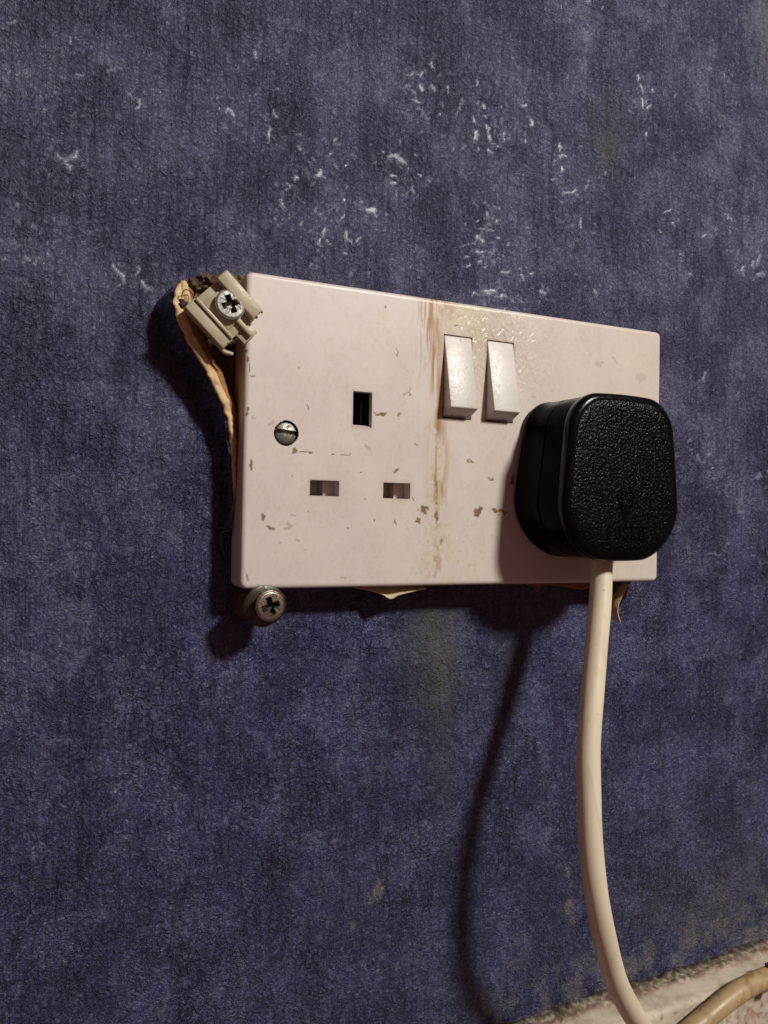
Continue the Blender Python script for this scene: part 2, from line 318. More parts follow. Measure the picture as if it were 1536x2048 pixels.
def mat_paper(name, c0, c1, c2):
    m, nt, P = new_mat(name); b = NB(nt)
    g = b.noise(5, 5, .65, .6); f = b.noise(.9, 4, .6, .5); k = b.noise(1.6, 3, .6, 1.0)
    c = b.mix(b.ramp(g, .3, .7), c0, c1)
    c = b.mix(b.math('MULTIPLY', b.ramp(k, .66, .72), .6), c, c2)
    b.lk(c, P.inputs['Base Color']); P.inputs['Roughness'].default_value = .85
    P.inputs['Specular IOR Level'].default_value = .2
    b.lk(b.bump(b.math('ADD', f, g), .14), P.inputs['Normal']); return m

def mat_cable(name, c0, c1, grime, amt=.5):
    m, nt, P = new_mat(name); b = NB(nt)
    g = b.noise(14, 3, .5); s = b.noise(5, 4, .6, .6, (1, 1, .25)); f = b.noise(1.1, 3, .6)
    c = b.mix(b.ramp(g, .3, .7), c0, c1)
    c = b.mix(b.math('MULTIPLY', b.ramp(s, .50, .72), amt), c, grime)
    c = b.mix(b.math('MULTIPLY', b.ramp(f, .70, .76), .6), c, (.16, .10, .045))
    b.lk(c, P.inputs['Base Color']); b.lk(b.ramp(s, .3, .7, .38, .52), P.inputs['Roughness'])
    b.lk(b.bump(b.math('ADD', s, b.math('MULTIPLY', f, .2)), .05), P.inputs['Normal']); return m

def mat_skirting():
    m, nt, P = new_mat("old_cracked_gloss_paint"); b = NB(nt)
    dirt, pink, soot, crust = b.attr("wear")
    g = b.noise(12, 5, .6, .6); f = b.noise(2.4, 5, .58, .6); k = b.noise(.9, 3, .6)
    c = b.mix(b.ramp(g, .35, .65), (.50, .435, .325), (.58, .51, .40))
    c = b.mix(b.math('MULTIPLY', pink, b.ramp(f, .35, .65)), c, (.50, .33, .26))
    c = b.mix(b.math('MULTIPLY', dirt, b.ramp(f, .22, .62)), c, (.13, .09, .055))
    c = b.mix(b.math('MULTIPLY', crust, b.ramp(f, .52, .70)), c, (.30, .20, .125))
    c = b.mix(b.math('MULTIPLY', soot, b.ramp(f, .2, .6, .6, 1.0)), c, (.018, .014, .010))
    c = b.mix(b.math('MULTIPLY', b.ramp(k, .68, .76), .5), c, (.10, .07, .04))
    b.lk(c, P.inputs['Base Color']); P.inputs['Roughness'].default_value = .62
    h = b.math('ADD', f, b.math('MULTIPLY', k, .3))
    b.lk(b.bump(h, .22, b.math('ADD', .25, b.math('MULTIPLY', b.math('ADD', dirt, crust), .6))), P.inputs['Normal']); return m

M_WALL = mat_wall()
M_PLATE = mat_plate()
M_ROCK1 = mat_plastic("scuffed_white_rocker", (.50, .475, .43), (.58, .55, .50), .40, .05, 2.6, .85)
M_ROCK2 = mat_plastic("clean_white_rocker", (.54, .515, .475), (.60, .575, .53), .44, .035, 3.2)
M_SHUT = mat_plastic("shutter_plastic", (.55, .45, .385), (.60, .50, .43), .5, .02)
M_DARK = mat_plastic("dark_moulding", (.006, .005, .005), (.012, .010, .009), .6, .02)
M_PLUG = mat_plastic("gloss_black_plastic", (.0015, .0015, .0017), (.0025, .0025, .0028), .24, .012, 4, sp=.05)
M_RIM = mat_plastic("polished_black_rim", (.0015, .0015, .0017), (.0025, .0025, .0028), .22, .03, 4, sp=.16)
M_PFACE = mat_plug_face()
M_CLIP = mat_plastic("aged_cream_plastic", (.355, .31, .195), (.45, .395, .26), .42, .05, 3.0, .7)
M_STEEL = mat_metal("bright_zinc_steel", (.36, .35, .33), .50, (.17, .14, .11), .6, 1.2, metallic=.75)
M_STEEL2 = mat_metal("tarnished_steel", (.40, .35, .29), .32, (.10, .07, .045), .7)
M_SLOT = mat_metal("worn_grey_screw", (.28, .26, .22), .42, (.06, .05, .035), .7)
M_RECESS = mat_metal("dark_recess", (.012, .015, .011), .45, (.004, .004, .003), .6, metallic=.1)
M_WASH = mat_metal("blackened_washer", (.085, .083, .07), .38, (.11, .05, .02), .6)
M_BRASS = mat_metal("dull_contact", (.20, .19, .14), .35, (.05, .05, .03), .4)
M_PAPER = mat_paper("torn_paper_back", (.60, .42, .22), (.66, .49, .28), (.36, .22, .10))
M_PAPER_D = mat_paper("brown_paper_inside", (.27, .125, .048), (.36, .185, .075), (.12, .055, .02))
M_PAPER_L = mat_paper("pale_paper_edge", (.60, .50, .33), (.68, .57, .38), (.35, .24, .12))
M_CABLE = mat_cable("cream_flex", (.68, .595, .43), (.72, .64, .475), (.50, .38, .23), .40)
M_CABLE2 = mat_cable("tan_dirty_flex", (.36, .25, .115), (.47, .345, .175), (.24, .145, .06), .8)
M_SKIRT = mat_skirting()
M_CRUMB = mat_paper("plaster_crumbs", (.05, .036, .024), (.15, .105, .06), (.02, .014, .01))
M_HAIR = mat_plastic("black_hair", (.008, .006, .005), (.012, .01, .008), .5, .01)
M_DIRT = mat_plastic("black_grime", (.012, .009, .006), (.03, .02, .012), .85, .2, 1.5)

WALL_Y = 12.0
# torn edge of the wallpaper left of the plate: height, x, distance, width factor
FLAP = [(38.0, -89.6, 4.2, .6), (34.5, -91.0, 2.6, 1.0), (31, -90.9, 2.0, 1.0), (27, -89.7, 1.6, 1.0), (23, -87.6, 1.8, 1.0), (19, -84.9, 2.2, 1.0), (15, -82.1, 2.8, 1.0), (11, -79.9, 3.3, .9),
      (7, -77.5, 3.9, .75), (3, -76.0, 4.6, .6), (-2, -74.9, 5.0, .45), (-7, -74.2, 5.5, .35), (-12, -73.7, 6.2, .25), (-17, -73.4, 7.6, .2), (-22, -73.6, 9.6, .15), (-27, -74.1, 11.2, .1)]
# ------------------------------------------------------------------ wall
def build_wall():
    def lines(a, b, c, d, st):
        return np.concatenate([np.linspace(a, b, 12)[:-1], np.arange(b, c, st), np.linspace(c, d, 12)])
    xs = lines(-520, -150, 160, 560, .5); zs = lines(-420, -206, 200, 560, .5)
    X, Z = np.meshgrid(xs, zs, indexing='ij')
    H = .40 * (fbm(X, Z, 45, 1, 3) - .5) + .6 * (fbm(X, Z, 8, 2, 4) - .5) + .5 * (fbm(X, Z, (5, 34), 7, 3) - .5)
    wx = X + 1.6 * (fbm(X, Z, 3.0, 3, 2) - .5); wz = Z + 1.6 * (fbm(X, Z, 3.0, 5, 2) - .5)
    H += .20 * (fbm(wx, wz, 1.9, 4, 2) - .5)
    H += .10 * (fbm(X, Z, (1.7, 45), 5, 2) - .5) + .07 * (fbm(X, Z, (40, 2.0), 6, 2) - .5)
    blob = np.zeros_like(X)
    xi = lambda v: np.searchsorted(xs, v); zi = lambda v: np.searchsorted(zs, v)
    def window(cx, cz, R):
        return slice(max(0, xi(cx - R)), xi(cx + R)), slice(max(0, zi(cz - R)), zi(cz + R))
    extra = []
    for i in range(520):                      # small stray drips of the same paint
        k = int(rng.integers(0, len(RAISED_PAINT))); q = RAISED_PAINT[k]
        extra.append((q[0] + rng.normal() * 4.5, q[1] + rng.normal() * 4.5, .7 + rng.random() ** 2 * 2.6, .5 + rng.random() * .8, rng.random() * 180))
    for n_, (cx, cz, l, w, a) in enumerate(RAISED_PAINT + extra):
        R = max(l, w) * .9 + 1.5
        sl = window(cx, cz, R); x = X[sl] - cx; z = Z[sl] - cz
        if x.size == 0: continue
        ca, sa = math.cos(math.radians(a)), math.sin(math.radians(a))
        u = x * ca + z * sa; v = -x * sa + z * ca
        v = v + .22 * w * np.sin(u / max(l, 1) * 5 + n_)
        u = u + 1.1 * (vnoise(x + 7 * n_, z, 1.4, 3) - .5) ; v = v + 1.0 * (vnoise(x, z + 5 * n_, 1.2, 4) - .5)
        d = np.sqrt((u / (l * .5)) ** 2 + (v / (max(w, .8) * .5)) ** 2)
        hk = sstep(1.08, .74, d) * (1.0 if n_ < len(RAISED_PAINT) else .35 + .4 * ((n_ * 37) % 11) / 11)
        blob[sl] = np.maximum(blob[sl], hk)
    patch = fbm(X, Z, 5.5, 7, 4)
    up = sstep(-60, 80, Z) * .6 + .25
    loose = sstep(.70, .74, patch) * up * .6
    blob = np.maximum(blob, loose * .35)
    H = H * (1 - .45 * blob) + .26 * blob
    crease = np.zeros_like(X)
    def line(x0, z0, x1, z1, w, dep, k):
        dx, dz = x1 - x0, z1 - z0; L = math.hypot(dx, dz)
        t = ((X - x0) * dx + (Z - z0) * dz) / L; d = ((X - x0) * dz - (Z - z0) * dx) / L + 1.2 * (vnoise(t, t * 0, 9, k) - .5)
        m = gauss(d, w) * sstep(-2, 6, t) * sstep(L + 2, L - 6, t) * (.35 + .65 * vnoise(t, t * 0 + k, 5, k))
        return m * dep
    for i, q in enumerate([(34.5, 150, 35, 75, .8, .9), (48, 181, 66, 179, .5, .5), (50, 166, 74, 165, .5, .55), (45, 158, 72, 154, .5, .6), (36, 71, 92, 66, .55, .8),
                           (60, 85, 110, 83, .4, .4), (-111, -60, -111, -135, .7, .9), (-111, 60, -111, 110, .5, .3), (-62, -60, -80, -82, .7, .55), (-104, -118, -78, -112, .5, .6), (-0.2, -62, -.4, -112, .45, .45),
                           (24, -70, 24, -140, .5, .3), (-40, -62, -41, -140, .5, .35), (52, -60, 53, -170, .6, .35), (88, 30, 88, -150, .6, .3), (110, 160, 112, 40, .8, .35), (-70, 60, -70, 140, .6, .25),
                           (-58, -70, -58, -150, .5, .3), (95, -75, 130, -73, .5, .4), (84, -92, 125, -95, .5, .35), (76, -28, 110, -32, .5, .4), (-24, 150, -22, 60, .5, .25), (70, 10, 130, 8, .5, .3)]):
        crease = np.maximum(crease, line(*q, i))
    H -= .32 * crease
    # stains
    n1 = fbm(X, Z, 14, 2, 4); n2 = fbm(X, Z, (3, 12), 3, 3); n3 = fbm(X, Z, 4, 5, 4)
    olive = .85 * gauss(X + 7 + 3 * (n1 - .5), 10) * sstep(-44, -52, Z) * sstep(-100, -66, Z + 22 * (n2 - .5))
    olive += .35 * gauss(X + 4, 5) * sstep(-130, -100, Z) * sstep(-60, -90, Z)
    olive += .55 * gauss(X - 22, 4) * gauss(Z + 72, 14)
    olive += .8 * gauss(np.hypot((X - 58) / 6.5, (Z - 113) / 11.5), 1) * sstep(.3, .6, n3)
    olive += .8 * sstep(122, 146, X + 14 * (n1 - .5)) * sstep(140, 165, Z)
    halo = gauss(np.maximum(Z - 43, 0), 4) * sstep(-80, -70, X) * sstep(74, 60, X) * (Z > 40)
    olive += (.55 * sstep(0, -70, X) + .15) * halo * sstep(.3, .6, n3 + .1)
    olive = np.clip(olive * (.5 + n3), 0, 1)
    ledge = -188.2 + .0316 * (X - 56)
    dz = Z - ledge
    dust = gauss(np.maximum(dz, 0), 16 + 16 * (n2 - .4)) * sstep(-15, 40, X + 40 * (n1 - .5)) * sstep(.40, .64, .2 * n2 + .8 * n3) * .7
    dust += .35 * gauss(np.maximum(dz, 0), 30) * sstep(60, 110, X) * sstep(.3, .6, n1)
    for cx, cz, r in ((-25.5, -137.4, 1.9), (-27.3, -139.5, 1.3), (46.9, -155.4, 2.2), (45.5, -143, 1.2), (-33.5, -146, 1.2), (48.5, -160, 1.6), (-40, -120, .9)):
        dust = np.maximum(dust, .75 * sstep(1.25, .5, np.hypot((X - cx) / r, (Z - cz) / (r * 1.5)) + 1.1 * (n3 - .5)))
    chalk = np.zeros_like(X)
    k1 = fbm(X, Z, 2.2, 6, 3)
    chalk = sstep(.71, .78, k1) * (.25 + .5 * sstep(-40, 120, Z)) * sstep(.42, .6, n1)
    # bare plaster/brown paper round the plate's left end
    fz = np.array([q[0] for q in FLAP])[::-1]; fx = np.array([q[1] for q in FLAP])[::-1]
    bare = (X > np.interp(Z, fz, fx) - .6) * sstep(-66, -70, X) * sstep(-18, -10, Z) * sstep(41.5, 39, Z + 2 * (n3 - .5))
    bare = np.maximum(bare, sstep(-84, -80, X) * sstep(-64, -70, X) * sstep(45.5, 43.4, Z + 3.0 * (n3 - .5)) * (Z > 30))
    top_sheen = sstep(-70, 90, Z + 50 * (n1 - .5)) * .95 + .25 * sstep(-60, -120, X) * sstep(-120, -40, Z)
    top_sheen = np.clip(top_sheen, 0, 1)
    wear = np.stack([np.clip(blob, 0, 1), olive, np.clip(dust, 0, 1), np.ones_like(X)], -1).reshape(-1, 4)
    tone = np.stack([np.clip(bare, 0, 1), top_sheen, np.clip(crease, 0, 1), np.ones_like(X)], -1).reshape(-1, 4)
    V = np.stack([X, WALL_Y - H, Z], -1).reshape(-1, 3)
    w = obj("wall", V, grid_faces(len(xs), len(zs)), M_WALL, angle=None, attrs={"wear": wear, "tone": tone})
    w["kind"] = "structure"; w["label"] = "textured blue painted wallpaper wall with raised paint flakes"
build_wall()

# ------------------------------------------------------------------ skirting board
def skirt_z(x): return -188.2 + .0316 * (x - 56)
def build_skirting():
    xs = np.concatenate([np.linspace(-520, -30, 12)[:-1], np.arange(-30, 170, .7), np.linspace(170, 560, 10)])
    prof = []
    for y in np.arange(12.6, -1.2, -.45): prof.append((y, -.07 * (12.6 - y)))
    ang = np.linspace(0, math.pi / 2, 9)[1:]
    y0, z0 = prof[-1]
    for a in ang: prof.append((y0 - 2.2 * math.sin(a), z0 - 2.2 * (1 - math.cos(a))))
    y1, z1 = prof[-1]
    for k in np.arange(.8, 60, .8): prof.append((y1 - .02 * k, z1 - k))
    for k in (90, 120): prof.append((y1 - 1.4, z1 - k))
    pr = np.array(prof); arc = np.concatenate([[0], np.cumsum(np.hypot(*np.diff(pr, axis=0).T))])
    X, A = np.meshgrid(xs, arc, indexing='ij')
    Y = np.broadcast_to(pr[:, 0], X.shape).copy(); Zl = np.broadcast_to(pr[:, 1], X.shape).copy()
    n1 = fbm(X, A, (16, 7), 1, 4); n2 = fbm(X, A, 5, 3, 4); n3 = fbm(X, A, (60, 4), 5, 3)
    ledge = sstep(17, 13, A)
    crust_h = sstep(.5, .62, n2)
    Zl += ledge * (.9 * (n1 - .5) + .5 * crust_h * sstep(9, 3, A)) + .25 * (n2 - .5)
    Zl += ledge * 1.0 * gauss(A - 1.0, 1.6) * (n2 - .2)
    Y -= (1 - ledge) * (.7 * (n1 - .5) + .3 * crust_h)
    V = np.stack([X, Y, skirt_z(X) + Zl], -1).reshape(-1, 3)
    dirt = np.clip(sstep(8.5, 4.5, A + 4 * (n1 - .5)) * .95 + .25 * sstep(.52, .62, n2), 0, 1)
    pink = sstep(8.5, 7, A + 2 * (n3 - .5)) * sstep(3, 5, A) * .9 + .3 * sstep(18, 24, A)
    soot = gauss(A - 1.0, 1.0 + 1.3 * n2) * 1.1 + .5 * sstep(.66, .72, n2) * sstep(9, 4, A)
    crust = sstep(14.5, 17, A) * .9
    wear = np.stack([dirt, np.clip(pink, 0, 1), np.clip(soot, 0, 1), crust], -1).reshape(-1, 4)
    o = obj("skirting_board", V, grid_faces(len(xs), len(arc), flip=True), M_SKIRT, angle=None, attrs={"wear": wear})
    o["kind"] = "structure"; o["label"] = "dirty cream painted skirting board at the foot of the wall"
build_skirting()

# ------------------------------------------------------------------ double socket
PW, PH, PD, PR = 145.5 / 2, 86.0 / 2, 11.2, 1.3
EARTH = (-38.3, 8.0); LIVE = (-49.35, -14.95); NEUT = (-27.0, -14.95)
ROCKS = (-7.35, 7.72); RZ0, RZ1 = 7.7, 32.45
socket = thing("double_socket", (0, PD, -PH), "yellowed pink-white double wall socket with rust stain beside its switches", "socket")
def build_plate():
    holes = [(EARTH[0] - 2.95, EARTH[0] + 2.95, EARTH[1] - 5.1, EARTH[1] + 5.1),
             (LIVE[0] - 4.35, LIVE[0] + 4.35, LIVE[1] - 2.2, LIVE[1] + 2.2), (NEUT[0] - 4.35, NEUT[0] + 4.35, NEUT[1] - 2.3, NEUT[1] + 2.3)]
    for rx in ROCKS: holes.append((rx - 4.98, rx + 4.98, RZ0 - .3, RZ1 + .3))
    SX, SZ, SR = -60.8, -.2, 3.55
    def lines(h, st, cuts):
        e = np.array([PR * (1 - math.cos(a)) for a in np.linspace(0, math.pi / 2, 7)])
        core = np.arange(-h + PR, h - PR + 1e-6, st); core = np.linspace(-h + PR, h - PR, len(core))
        for c in cuts: core[np.argmin(abs(core - c))] = c
        return np.concatenate([-h + e[:-1], core, (h - e[:-1])[::-1]])
    xs = lines(PW, .3, sorted({v for q in holes for v in q[:2]})); zs = lines(PH, .3, sorted({v for q in holes for v in q[2:]}))
    X, Z = np.meshgrid(xs, zs, indexing='ij')
    # rounded corners in plan
    CR = 2.0
    ax = np.abs(X) - (PW - CR); az = np.abs(Z) - (PH - CR)
    r = np.hypot(np.maximum(ax, 0), np.maximum(az, 0)); corner = (ax > 0) & (az > 0)
    f = np.where(corner & (r > CR), CR / np.maximum(r, 1e-6), 1)
    X = np.where(corner & (r > CR), np.sign(X) * (PW - CR + ax * f), X); Z = np.where(corner & (r > CR), np.sign(Z) * (PH - CR + az * f), Z)
    ax = np.abs(X) - (PW - CR); az = np.abs(Z) - (PH - CR)
    d = np.where((ax > 0) & (az > 0), CR - np.hypot(np.maximum(ax, 0), np.maximum(az, 0)), np.minimum(PW - np.abs(X), PH - np.abs(Z)))
    d = np.clip(d, 0, None); t = np.clip(PR - d, 0, PR)
    Y = PR - np.sqrt(np.maximum(PR ** 2 - t ** 2, 0))
    # snap the round screw hole
    rr = np.hypot(X - SX, Z - SZ); near = np.abs(rr - SR) < .22
    X = np.where(near, SX + (X - SX) / np.maximum(rr, 1e-6) * SR, X); Z = np.where(near, SZ + (Z - SZ) / np.maximum(rr, 1e-6) * SR, Z)
    cx = (X[:-1, :-1] + X[1:, 1:]) / 2; cz = (Z[:-1, :-1] + Z[1:, 1:]) / 2
    keep = np.hypot(cx - SX, cz - SZ) > SR - .05
    for a, b_, c, e in holes: keep &= ~((cx > a) & (cx < b_) & (cz > c) & (cz < e))
    # wear
    n1 = fbm(X, Z, 6, 1, 4); n2 = fbm(X, Z, 2, 2, 3); st = fbm(X, Z, (1.1, 16), 3, 3); st2 = fbm(X, Z, (.7, 9), 5, 3)
    chip = np.zeros_like(X)
    for k, (cx_, cz_, w, h, a, s) in enumerate(PLATE_CHIPS):
        ca, sa = math.cos(math.radians(a)), math.sin(math.radians(a))
        u = (X - cx_) * ca + (Z - cz_) * sa; v = -(X - cx_) * sa + (Z - cz_) * ca
        u = u + .9 * min(w, 2.0) * (vnoise(X + 13 * k, Z, .9, 1) - .5); v = v + .9 * min(h, 2.0) * (vnoise(X, Z + 17 * k, .9, 2) - .5)
        q = np.hypot(u / (w * .5), v / (h * .5))
        chip = np.maximum(chip, sstep(1.15, .75, q) * s)
    col = gauss(X + 15.6 + 1.6 * (n1 - .5), 1.7)
    rust = 1.1 * col * sstep(2, 30, Z) * sstep(.44, .60, .6 * st + .4 * st2)
    rust += .7 * gauss(X + 17.4, 3.6) * sstep(8, 40, Z) * sstep(.50, .62, st2) + .5 * gauss(X + 12, 4.5) * sstep(34, 42, Z) * sstep(.42, .6, n2)
    rust += 1.0 * gauss(X + 13.6, 1.3) * gauss(Z - 5.0, 4.5) * sstep(.35, .55, n2 + .1)
    rust += .55 * gauss(X + 13.8, 1.0) * sstep(2, 10, Z) * sstep(36, 30, Z) * sstep(.3, .6, st)
    rust += .6 * gauss(X + 13.5, 3.0) * gauss(Z + 8, 14) * sstep(.50, .62, st2) + .45 * gauss(X + 13, 3.6) * sstep(-18, -38, Z) * sstep(.54, .64, n2)
    rust += .4 * gauss(X + 13.5, 3.0) * gauss(Z + 14, 4) * sstep(.5, .6, n2)
    stain = .8 * gauss(X + 8, 9) * sstep(26, 40, Z) * sstep(.3, .6, n1 + .1)
    stain += .75 * gauss(X + 1, 9) * sstep(8, 26, Z) * (.4 + .6 * n1)
    stain += .65 * gauss(X + 13.5, 5) * sstep(20, -5, Z) * sstep(.42, .62, .5 * st2 + .5 * n1 + .06)
    stain += .35 * gauss(X + 6, 12) * sstep(-20, -40, Z) * sstep(.42, .62, n1) + .3 * gauss(X + 32, 9) * sstep(18, 42, Z) * sstep(.5, .66, st)
    stain += .32 * sstep(-45, 45, X) + .25 * gauss(X - 64, 12) * sstep(.5, .65, n1)  # rightward ramp paints in the greener light away from the pink fill
    dirt = .35 * sstep(.62, .72, fbm(X, Z, 1.0, 4, 3)) * sstep(.46, .6, n1) * (.25 + .75 * gauss(X + 12, 16)) + .5 * rust * sstep(.5, .65, st2)
    dirt += .12 * sstep(.56, .70, fbm(X, Z, (.9, 1.6), 2, 3)) * (.4 + n1)
    for a_, b_, c_, e_ in holes:                # finger grime and dust caught along the openings
        dd = np.hypot(np.maximum(np.maximum(a_ - X, X - b_), 0), np.maximum(np.maximum(c_ - Z, Z - e_), 0))
        dirt += .45 * gauss(dd, .55) * (.3 + .9 * n2) + .14 * gauss(dd, 3.0) * n1
    glos = gauss(np.hypot((X - 6) / 17, (Z - 30) / 16), 1) ** .8 * sstep(-15, -3, X)
    gl = np.stack([glos, glos * 0, glos * 0, glos * 0 + 1], -1).reshape(-1, 4)
    wear = np.clip(np.stack([chip, stain, rust, dirt], -1), 0, 1)
    n_front = X.size
    V = np.stack([X, Y - .018 * chip * 0, Z], -1).reshape(-1, 3); F = grid_faces(*X.shape, keep=keep)
    # skirt round the outside
    nx, nz = X.shape; idx = np.arange(n_front).reshape(nx, nz)
    loop = np.concatenate([idx[:, 0], idx[-1, 1:], idx[-2::-1, -1], idx[0, -2:0:-1]])
    add = []; allw = [wear.reshape(-1, 4)]
    prev = loop; Fx = []
    for yy in (4, 8, PD):
        base = n_front + sum(len(a) for a in add)
        P_ = V[loop].copy(); P_[:, 1] = yy; add.append(P_); cur = base + np.arange(len(loop))
        ww = np.zeros((len(loop), 4)); ww[:, 1] = .9 * (P_[:, 0] < -PW + .4) * sstep(-26, 0, P_[:, 2]); ww[:, 3] = .5 * ww[:, 1]  # left side: tan bounce off the torn paper, painted in
        allw.append(ww)
        Fx.append(np.stack([prev, np.roll(prev, -1), np.roll(cur, -1), cur], -1)); prev = cur
    # rims of the openings
    def rim(a, b_, c, e, depth, lip=0.0):
        base = n_front + sum(len(q) for q in add)
        P4 = []
        for yy in (.002, depth):
            cc = c + (lip if yy > .1 else 0)
            for x_, z_ in ((a, cc), (b_, cc), (b_, e), (a, e)): P4.append((x_, yy, z_))
        add.append(np.array(P4)); ww = np.zeros((8, 4)); allw.append(ww)
        Fx.append(np.array([(base + k, base + k + 4, base + (k + 1) % 4 + 4, base + (k + 1) % 4) for k in range(4)]))
    for q_i, q in enumerate(holes): rim(*q, 4.4 if q_i in (1, 2) else 2.2, .8 if q_i == 0 else 0)
    V = np.vstack([V] + add); F = np.vstack([F] + [f[:, ::-1] if i < 3 else f for i, f in enumerate(Fx)])
    W = np.vstack(allw)
    obj("faceplate", V, F, M_PLATE, socket, angle=55, attrs={"wear": W, "gloss": np.vstack([gl, np.zeros((len(V) - len(gl), 4))])})
    # countersunk ring of the fixing screw
    n = 40; a = np.linspace(0, 2 * np.pi, n, endpoint=False)
    rings = [(SR, 0.0), (SR - .05, .9), (2.0, 2.6)]
    Vr = np.vstack([np.stack([SX + q * np.cos(a), np.full(n, y), SZ + q * np.sin(a)], -1) for q, y in rings])
    Fr = [(i * n + j, i * n + (j + 1) % n, (i + 1) * n + (j + 1) % n, (i + 1) * n + j) for i in range(2) for j in range(n)]
    obj("screw_countersink", Vr, Fr, M_DARK, socket)
    return SX, SZ
SX, SZ = build_plate()

def mould_box(name, x0, x1, z0, z1, y0, y1, mat, parent):
    """open-fronted inner well behind an opening"""
    V = [(x, y, z) for y in (y0, y1) for x, z in ((x0, z0), (x1, z0), (x1, z1), (x0, z1))]
    F = [(k, k + 4, (k + 1) % 4 + 4, (k + 1) % 4) for k in range(4)] + [(7, 6, 5, 4)]
    return obj(name, V, F, mat, parent, smooth=False)
for cx, cz in (LIVE, NEUT):
    x0, x1, z0, z1 = cx - 4.36, cx + 4.36, cz - 2.31, cz + 2.31
    # a two-faceted safety shutter closes the slot a few millimetres down
    kx = cx + .7
    V = [(x0, 8.2, z0), (kx, 8.6, z0), (kx + .5, 4.9, z0), (x1, 4.5, z0)]; V += [(x_, y_, z1) for x_, y_, _ in V] + [(x0, 9, z0), (x1, 9, z0), (x0, 9, z1), (x1, 9, z1)]
    F = [(0, 1, 5, 4), (1, 2, 6, 5), (2, 3, 7, 6), (0, 8, 9, 3, 2, 1), (4, 5, 6, 7, 11, 10), (8, 10, 11, 9), (0, 4, 10, 8), (3, 9, 11, 7)]
    obj("shutter", V, F, M_SHUT, socket, smooth=False)
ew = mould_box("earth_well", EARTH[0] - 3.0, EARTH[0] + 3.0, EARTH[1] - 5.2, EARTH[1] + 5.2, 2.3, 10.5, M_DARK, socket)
for dx in (-1.5, 1.5):
    b_ = box_bm(((EARTH[0] + dx, 0, EARTH[1] - .3), (1, 0, 0), (0, 0, 1)), -.28, .28, -4.3, 3.3, 4.4, 10, .18)
    bm_obj("earth_contact", b_, M_BRASS, socket)
# inside of the switch openings
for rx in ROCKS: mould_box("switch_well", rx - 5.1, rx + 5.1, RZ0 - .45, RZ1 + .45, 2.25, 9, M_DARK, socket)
for rx, mt, lb in ((ROCKS[0], M_ROCK1, "scuffed rocker with dark nicks"), (ROCKS[1], M_ROCK2, "cleaner rocker next to the plug")):
    bm = bmesh.new(); pr = [(1.9, RZ1), (.15, RZ1), (-4.65, RZ0 + 2.55), (.6, RZ0 + .15), (1.9, RZ0 + .15)]
    hw = 4.72
    A = [bm.verts.new((rx - hw, y, z)) for y, z in pr]; B = [bm.verts.new((rx + hw, y, z)) for y, z in pr]
    bm.faces.new(A); bm.faces.new(B[::-1])
    for i in range(5): bm.faces.new((A[i], B[i], B[(i + 1) % 5], A[(i + 1) % 5]))
    bmesh.ops.recalc_face_normals(bm, faces=bm.faces[:])
    bmesh.ops.bevel(bm, geom=bm.edges[:], offset=.32, segments=3, affect='EDGES', profile=.5)
    o = bm_obj("rocker_switch", bm, mt, socket, angle=35); o["label"] = lb

# ------------------------------------------------------------------ screws
def screw_head(name, c, r, tilt, prof, parent, mats, recess=None, drop=1.6, res=.14, label=None):
    """disc of small quads: prof(u,v) gives the height of the head, recess mask picks the dark material"""
    n = int(r / res) + 1; g = np.linspace(-r, r, 2 * n + 1); U, Vv = np.meshgrid(g, g, indexing='ij')
    # square to disc, so that the rim is round
    k = np.maximum(np.abs(U), np.abs(Vv)); rad = np.hypot(U, Vv); s = np.where(rad > 1e-9, k / np.maximum(rad, 1e-9), 1)
    U2, V2 = U * s, Vv * s
    Hh = prof(U2, V2)
    C = np.array(c); X = C[0] + U2; Z = C[2] + V2; Y = C[1] - Hh + tilt[0] * U2 + tilt[1] * V2
    V = np.stack([X, Y, Z], -1).reshape(-1, 3); F = grid_faces(*U.shape)
    cu = (U2[:-1, :-1] + U2[1:, 1:]) / 2; cv = (V2[:-1, :-1] + V2[1:, 1:]) / 2
    fm = (recess(cu, cv).ravel()).astype(int) if recess is not None else np.zeros(len(F), int)
    m = U.shape[0]; idx = np.arange(m * m).reshape(m, m)
    loop = np.concatenate([idx[:, 0], idx[-1, 1:], idx[-2::-1, -1], idx[0, -2:0:-1]])
    add = []; prev = loop; Fx = []
    for sc, dy in ((.99, .25), (.93, .55), (.45, drop + .8)):
        P_ = V[loop].copy(); P_[:, 0] = C[0] + (P_[:, 0] - C[0]) * sc; P_[:, 2] = C[2] + (P_[:, 2] - C[2]) * sc; P_[:, 1] += dy
        cur = len(V) + sum(len(a) for a in add) + np.arange(len(loop)); add.append(P_)
        Fx.append(np.stack([prev, cur, np.roll(cur, -1), np.roll(prev, -1)], -1)[:, ::1]); prev = cur
    V = np.vstack([V] + add); F = np.vstack([F] + Fx); fm = np.concatenate([fm, np.zeros(len(F) - len(fm), int)])
    o = obj(name, V, F, mats, parent, angle=38, fm=fm)
    if label: o["label"] = label
    return o
def dome(r, h, edge=.35):
    return lambda u, v: h * (1 - (np.hypot(u, v) / r) ** 2) - edge * sstep(.88, 1.0, np.hypot(u, v) / r)
# slotted plate screw
def slot_prof(u, v):
    a = math.radians(-5); w = -u * math.sin(a) + v * math.cos(a)
    base = dome(3.25, .75)(u, v)
    return base - 1.2 * sstep(.62, .36, np.abs(w - .3)) + .08 * np.tanh((w - .3) * 6)
screw_head("fixing_screw", (SX, .5, SZ), 3.25, (0, .05), slot_prof, socket, [M_SLOT], None, res=.09, label="slotted fixing screw head")

